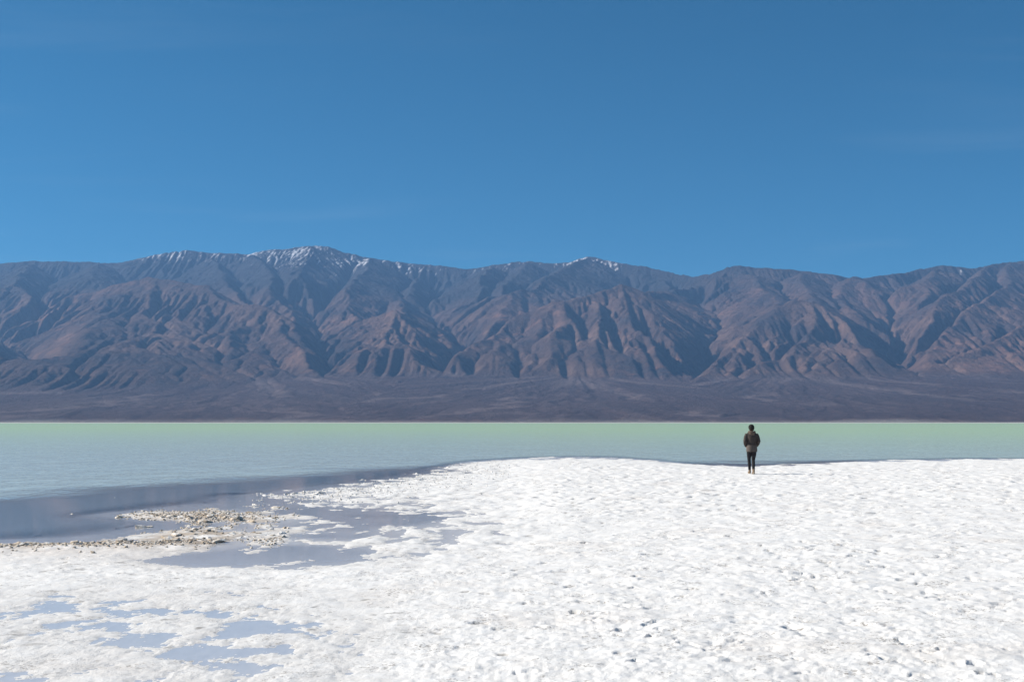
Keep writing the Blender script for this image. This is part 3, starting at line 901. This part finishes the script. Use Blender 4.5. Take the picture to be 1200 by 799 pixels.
LABELS = {
    'spit': ("mud-brown salt clod in the rubble spit jutting into still water", "brown clods on the rubble spit"),
    'rim': ("brown salt clod lining the rim where the white shore meets still water", "brown clods along the shore rim"),
    'tongueb': ("tan salt clod on the crusted tongue between spit and brine pool", "tan clods on the crusted tongue"),
    'tonguew': ("whitish salt clod on the crusted tongue between spit and brine pool", "whitish clods on the crusted tongue"),
    'shallow': ("white salt lump standing in shallow water beyond the brown rubble spit", "white lumps in the shallows"),
    'bar': ("white salt lump on the broken white bar beside the still water", "white lumps on the salt bar"),
}
spots = clod_spots()
BIG = [(42, 635.5, .20, 'b', "squat brown salt clod, widest on the near shore rim"),
       (126, 633.5, .19, 'b', "peaked brown salt clod on the shore rim facing open water"),
       (256, 634, .22, 'b', "large mottled brown clod where the shore rim joins the tongue"),
       (88, 601, .20, 'b', "lone low brown clod in still water off the tip of the spit"),
       (50, 622, .13, 'w', "lone small white lump in still water before the shore rim"),
       (135, 582, .15, 'w', "lone white lump in still water farthest out from the spit"),
       (265, 587, .18, 'w', "bright white salt block in the shallows behind the rubble spit")]
pts = [px(s[0], s[1]) for s in spots] + [px(b[0], b[1]) for b in BIG]
gz = ground_at(pts)
for k, (p, z0) in enumerate(zip(pts, gz)):
    if k < len(spots):
        u, v, size, kd, zone = spots[k]
        key = zone if zone != 'tongue' else zone + kd
        lab, grp = LABELS[key]
    else:
        u, v, size, kd, lab = BIG[k - len(spots)]
        grp = None
    z0 = max(float(z0), -.06 - .12 * size)
    me = rng.choice(brown_meshes if kd == 'b' else white_meshes)
    o = add("salt_clod", me, None, None, label=lab, category="salt clod")
    if grp:
        o["group"] = grp
    o.location = (p[0], p[1], max(z0 - .02, -.10 if size > .2 else -.05) - .03 * size)
    o.rotation_euler = (rng.uniform(-.15, .15), rng.uniform(-.15, .15), rng.uniform(0, 6.28))
    s = size * rng.uniform(.9, 1.15)
    o.scale = (s * rng.uniform(1, 1.3), s, s * rng.uniform(.5, .8))

def rubble(name, n, sampler, mat, lo, hi):
    """Countless small crumbs, one object."""
    r = random.Random(77)
    base = [np.array(v) for v in ((1, 0, 0), (-.5, .87, 0), (-.5, -.87, 0), (.3, .5, .8), (-.6, 0, .7), (.3, -.5, .75))]
    faces = [(0, 1, 3), (1, 2, 4), (2, 0, 5), (3, 1, 4), (4, 2, 5), (5, 0, 3), (3, 4, 5)]
    P = [px(*sampler(r)) for _ in range(n)]
    z = ground_at(P)
    V, Fc = [], []
    for (x, y), zz_ in zip(P, z):
        if zz_ < -.012:
            continue
        s = r.uniform(lo, hi) * r.uniform(.6, 1)
        a = r.uniform(0, 6.28); ca, sa = math.cos(a), math.sin(a)
        b0 = len(V)
        zb = max(zz_, -.02) - .25 * s
        for q in base:
            k = r.uniform(.7, 1.3)
            V.append((x + s * k * (ca * q[0] - sa * q[1]), y + s * k * (sa * q[0] + ca * q[1]), zb + s * k * q[2]))
        Fc += [tuple(b0 + i for i in f) for f in faces]
    me = bpy.data.meshes.new(name)
    me.from_pydata(V, [], Fc)
    me.update()
    return add(name, me, mat, kind="stuff")

def s_brown(r):
    if r.random() < .62:
        u = tri(r, 110, 360); return u, r.gauss(606 - (u - 235) * .015, 8)
    u = r.uniform(-60, 335); return u, 637 - u * .022 + abs(r.gauss(0, 4))
def s_white(r):
    u = r.uniform(270, 600); return u, r.gauss(572 - (u - 400) * .13, 9)
o = rubble("brown_salt_rubble", 2200, s_brown, BROWN, .015, .045)
o["label"] = "loose brown crumbs of salty mud strewn over spit and shore rim"; o["category"] = "rubble"
o = rubble("white_salt_rubble", 2600, s_white, WHITE, .015, .045)
o["label"] = "loose white salt crumbs scattered over the broken bar"; o["category"] = "rubble"

# ----------------------------------------------------------------- the walker
def loft(bm, rings, seg=16):
    """rings: (centre, axis_u, axis_v, ru, rv); closed at both ends."""
    prev = None
    for c, au, av, ru, rv in rings:
        c = Vector(c); au = Vector(au).normalized(); av = Vector(av).normalized()
        cur = [bm.verts.new(c + au * (ru * math.cos(2 * math.pi * k / seg)) + av * (rv * math.sin(2 * math.pi * k / seg))) for k in range(seg)]
        if prev:
            for k in range(seg):
                bm.faces.new((prev[k], prev[(k + 1) % seg], cur[(k + 1) % seg], cur[k]))
        else:
            bm.faces.new(cur[::-1])
        prev = cur
    bm.faces.new(prev)

def stack(bm, rows, seg=20):
    """Horizontal rings: (x, y, z, rx, ry)."""
    loft(bm, [((x, y, z), (1, 0, 0), (0, 1, 0), rx, ry) for x, y, z, rx, ry in rows], seg)

def limb(bm, pts, seg=12, flat=1.0):
    """Tube through (x, y, z, radius) points."""
    V = [Vector(p[:3]) for p in pts]
    rings = []
    for i, p in enumerate(pts):
        t = (V[min(i + 1, len(V) - 1)] - V[max(i - 1, 0)]).normalized()
        u = Vector((1, 0, 0)) - t * t.x
        u.normalize()
        rings.append((V[i], u, t.cross(u), p[3], p[3] * flat))
    loft(bm, rings, seg)

def ball(bm, c, rx, ry, rz, rot=None):
    m = Matrix.Translation(c) @ (rot if rot else Matrix()) @ Matrix.Diagonal((rx, ry, rz, 1))
    bmesh.ops.create_uvsphere(bm, u_segments=18, v_segments=12, radius=1, matrix=m)

def fuse(name, bm, voxel, smooth=4):
    """Melt overlapping closed shapes into one continuous skin."""
    bmesh.ops.recalc_face_normals(bm, faces=bm.faces)
    me = bpy.data.meshes.new(name + "_raw")
    bm.to_mesh(me); bm.free()
    o = bpy.data.objects.new(name + "_raw", me)
    COL.objects.link(o)
    r = o.modifiers.new("r", 'REMESH'); r.mode = 'VOXEL'; r.voxel_size = voxel
    s = o.modifiers.new("s", 'SMOOTH'); s.iterations = smooth; s.factor = .5
    dg = bpy.context.evaluated_depsgraph_get()
    out = bpy.data.meshes.new_from_object(o.evaluated_get(dg))
    out.name = name
    bpy.data.objects.remove(o)
    bpy.data.meshes.remove(me)
    for p in out.polygons:
        p.use_smooth = True
    return out

def cloth(name, col, col2=None, rough=.85, scale=30, bump=.4):
    M = Mat(name)
    tc = M.n("TexCoord")
    n = M.noise(scale, 4, .6, tc.outputs["Object"])
    c2 = col2 or tuple(v * 1.4 for v in col)
    M.l(M.mix(n, col, c2), M.b.inputs["Base Color"])
    M.val(M.b, Roughness=rough)
    M.b.inputs["Specular IOR Level"].default_value = .25
    M.l(M.bump(M.noise(scale * .4, 3, .5, tc.outputs["Object"]), bump, .03), M.b.inputs["Normal"])
    return M.m

# joints in metres, the walker faces +y and steps with the left foot ahead
HIP = .86
L_KNEE, L_ANK = (-.058, .20, .49), (-.034, .26, .10)
R_KNEE, R_ANK = (.056, .06, .47), (.012, -.20, .115)

def build_person():
    skin = cloth("skin", (.42, .26, .19), (.48, .30, .22), .55, 20, .1)
    # body: one continuous figure
    bm = bmesh.new()
    ball(bm, (0, .045, 1.585), .076, .096, .118)
    ball(bm, (0, .085, 1.525), .052, .058, .055)
    limb(bm, [(0, .150, 1.60, .011), (0, .160, 1.575, .016), (0, .146, 1.555, .014)], 8)          # nose
    for s in (-1, 1):
        ball(bm, (s * .078, .03, 1.575), .012, .022, .034)                                         # ears
        ball(bm, (s * .032, .128, 1.592), .012, .008, .007)                                        # eyes
    ball(bm, (0, .132, 1.515), .024, .010, .008)                                                   # mouth
    limb(bm, [(0, 0, 1.36, .062), (0, .005, 1.43, .054), (0, .02, 1.51, .052)])
    stack(bm, [(0, 0, .80, .13, .095), (0, 0, .90, .165, .11), (0, 0, 1.02, .135, .10), (0, 0, 1.12, .13, .10), (0, 0, 1.26, .155, .11), (0, 0, 1.37, .16, .095), (0, 0, 1.42, .10, .07)])
    for s in (-1, 1):
        limb(bm, [(s * .15, 0, 1.375, .055), (s * .19, -.01, 1.28, .050), (s * .222, -.03, 1.12, .043), (s * .195, .05, 1.02, .038), (s * .155, .115, .935, .030)])
        # hand in the pocket: palm, four fingers and thumb
        limb(bm, [(s * .155, .115, .935, .030), (s * .135, .125, .89, .036), (s * .125, .128, .86, .034)], 10, .5)
        for k in range(4):
            limb(bm, [(s * (.148 - .016 * k), .128, .865, .0085), (s * (.142 - .017 * k), .134, .83, .008), (s * (.136 - .017 * k), .126, .80 + .006 * abs(k - 1.5), .0075)], 8)
        limb(bm, [(s * .112, .128, .905, .011), (s * .095, .138, .88, .0095), (s * .092, .140, .855, .009)], 8)
    for s, kn, an in ((-1, L_KNEE, L_ANK), (1, R_KNEE, R_ANK)):
        mid = Vector((s * .095, 0, HIP)).lerp(Vector(kn), .5)
        calf = Vector(kn).lerp(Vector(an), .35)
        limb(bm, [(s * .085, 0, HIP, .085), (mid.x, mid.y, mid.z, .072), (*kn, .050), (calf.x, calf.y - .015, calf.z, .050), (*an, .034)])
    body = add("person", fuse("person", bm, .0075, 3), skin,
               label="person in dark hooded jacket and black trousers walking away across the white salt", category="person")
    # trousers
    black = cloth("black denim", (.010, .010, .013), (.018, .018, .022), .8, 40, .3)
    bm = bmesh.new()
    stack(bm, [(0, 0, .77, .10, .09), (0, -.005, .83, .165, .120), (0, -.005, .92, .176, .125), (0, 0, 1.0, .155, .115)])
    for s, kn, an in ((-1, L_KNEE, L_ANK), (1, R_KNEE, R_ANK)):
        mid = Vector((s * .095, 0, HIP)).lerp(Vector(kn), .5)
        calf = Vector(kn).lerp(Vector(an), .38)
        hem = Vector(kn).lerp(Vector(an), .97)
        limb(bm, [(s * .085, 0, HIP + .02, .095), (mid.x, mid.y, mid.z, .082), (*kn, .060), (calf.x, calf.y - .018, calf.z, .059), (*hem, .044)], 14)
    add("trousers", fuse("trousers", bm, .010, 3), black, body)
    # jacket
    jk = cloth("waxed brown cloth", (.035, .027, .024), (.060, .048, .042), .75, 14, .9)
    jk2 = cloth("taupe lining cloth", (.072, .058, .051), (.105, .088, .078), .85, 14, .8)
    bm = bmesh.new()
    stack(bm, [(0, 0, .985, .170, .135), (0, 0, 1.06, .158, .128), (0, -.003, 1.16, .165, .130), (0, -.005, 1.28, .188, .135), (0, -.003, 1.37, .192, .118), (0, 0, 1.425, .145, .090), (0, .008, 1.46, .085, .075)], 24)
    for s in (-1, 1):
        limb(bm, [(s * .155, 0, 1.375, .072), (s * .205, -.015, 1.27, .070), (s * .238, -.045, 1.13, .062), (s * .222, .02, 1.045, .060), (s * .175, .105, .955, .050)], 14)
    coat = add("jacket", fuse("jacket", bm, .011, 3), jk, body)
    bm = bmesh.new()                                            # skirt of the jacket below the drawstring, lighter cloth
    rows = []
    for z, rx, ry in ((.765, .186, .150), (.80, .190, .152), (.87, .188, .150), (.94, .180, .143), (1.0, .171, .136)):
        rows.append((0, 0, z, rx, ry))
    stack(bm, rows, 28)
    add("jacket_skirt", fuse("jacket_skirt", bm, .011, 2), jk2, coat, label="lighter taupe lower half of the jacket")
    bm = bmesh.new()                                            # drawstring channel at the waist
    stack(bm, [(0, 0, .988, .168, .133), (0, 0, .995, .178, .143), (0, 0, 1.008, .178, .143), (0, 0, 1.015, .168, .133)], 28)
    add("waist_band", fuse("waist_band", bm, .008, 1), jk, coat)
    bm = bmesh.new()                                            # hood lying folded on the shoulders
    for k in range(9):
        a = math.pi * (k / 8.0)
        ball(bm, (.098 * math.cos(a), -.035 - .062 * math.sin(a), 1.425 + .03 * (1 - math.sin(a))), .042, .042, .036 + .022 * math.sin(a))
    ball(bm, (0, -.105, 1.385), .095, .035, .070)
    hood = cloth("hood lining", (.085, .060, .045), (.13, .095, .072), .9, 18, .7)
    add("hood", fuse("hood", bm, .010, 3), hood, coat, label="brown hood folded down on the shoulders")
    # knitted hat over short dark hair
    bm = bmesh.new()
    ball(bm, (0, .028, 1.618), .104, .118, .098)
    ball(bm, (0, .010, 1.575), .102, .106, .062)
    add("knitted_hat", fuse("knitted_hat", bm, .009, 3), cloth("black knit", (.010, .011, .009), (.022, .022, .018), .95, 60, .8), body)
    bm = bmesh.new()
    ball(bm, (0, -.010, 1.535), .088, .074, .060)
    add("hair", fuse("hair", bm, .009, 2), cloth("dark brown hair", (.022, .014, .009), (.04, .026, .016), .6, 60, .6), body)
    # shoes
    upper = cloth("tan suede", (.15, .10, .065), (.21, .15, .10), .9, 30, .4)
    sole = cloth("pale rubber", (.30, .25, .19), (.36, .31, .25), .8, 30, .1)
    for (ax, ay, az), pitch in ((L_ANK, .0), (R_ANK, .42)):
        bm = bmesh.new()
        loft(bm, [((0, y, z), (1, 0, 0), (0, 0, 1), w, hh) for y, z, w, hh in
                  ((-.085, -.045, .024, .030), (-.065, -.030, .036, .050), (-.01, -.020, .038, .060), (.05, -.035, .040, .045), (.11, -.052, .045, .030), (.155, -.058, .040, .024), (.178, -.062, .020, .016))], 16)
        limb(bm, [(0, -.015, -.03, .042), (0, -.012, .02, .044), (0, -.010, .055, .046)], 14)
        sh = add("shoe", fuse("shoe", bm, .007, 3), upper, body)
        bm = bmesh.new()
        loft(bm, [((0, y, -.088 if y < .12 else -.086), (1, 0, 0), (0, 0, 1), w, .013) for y, w in ((-.095, .020), (-.08, .036), (-.01, .040), (.08, .045), (.13, .047), (.17, .035), (.187, .016))], 16)
        add("sole", fuse("sole", bm, .006, 1), sole, sh)
        sh.matrix_local = Matrix.Translation((ax, ay, az)) @ Matrix.Rotation(-pitch, 4, 'X')
    return body

person = build_person()
pz = float(ground_at([PERSON_XY])[0])
person.location = (PERSON_XY[0], PERSON_XY[1], pz - .004)
person.scale = (.935, .935, .935)

# ----------------------------------------------------------------- the air
def build_haze():
    bm = bmesh.new()
    bmesh.ops.create_cube(bm, size=1.0)
    for v in bm.verts:
        v.co = Vector((v.co.x * 96000, v.co.y * 96000, 0 if v.co.z < 0 else 1))
        v.co.z = -4.5 if v.co.z < .5 else float(MH.max()) + 60
    me = bpy.data.meshes.new("haze")
    bm.to_mesh(me); bm.free()
    m = bpy.data.materials.new("dry desert air")
    m.use_nodes = True
    t = m.node_tree
    t.nodes.remove(t.nodes["Principled BSDF"])
    pv = t.nodes.new("ShaderNodeVolumePrincipled")
    pv.inputs["Color"].default_value = (.27, .54, 1.0, 1)
    pv.inputs["Density"].default_value = 2.3e-5
    pv.inputs["Anisotropy"].default_value = .1
    t.links.new(pv.outputs[0], t.nodes["Material Output"].inputs["Volume"])
    add("haze", me, m, kind="stuff")
build_haze()
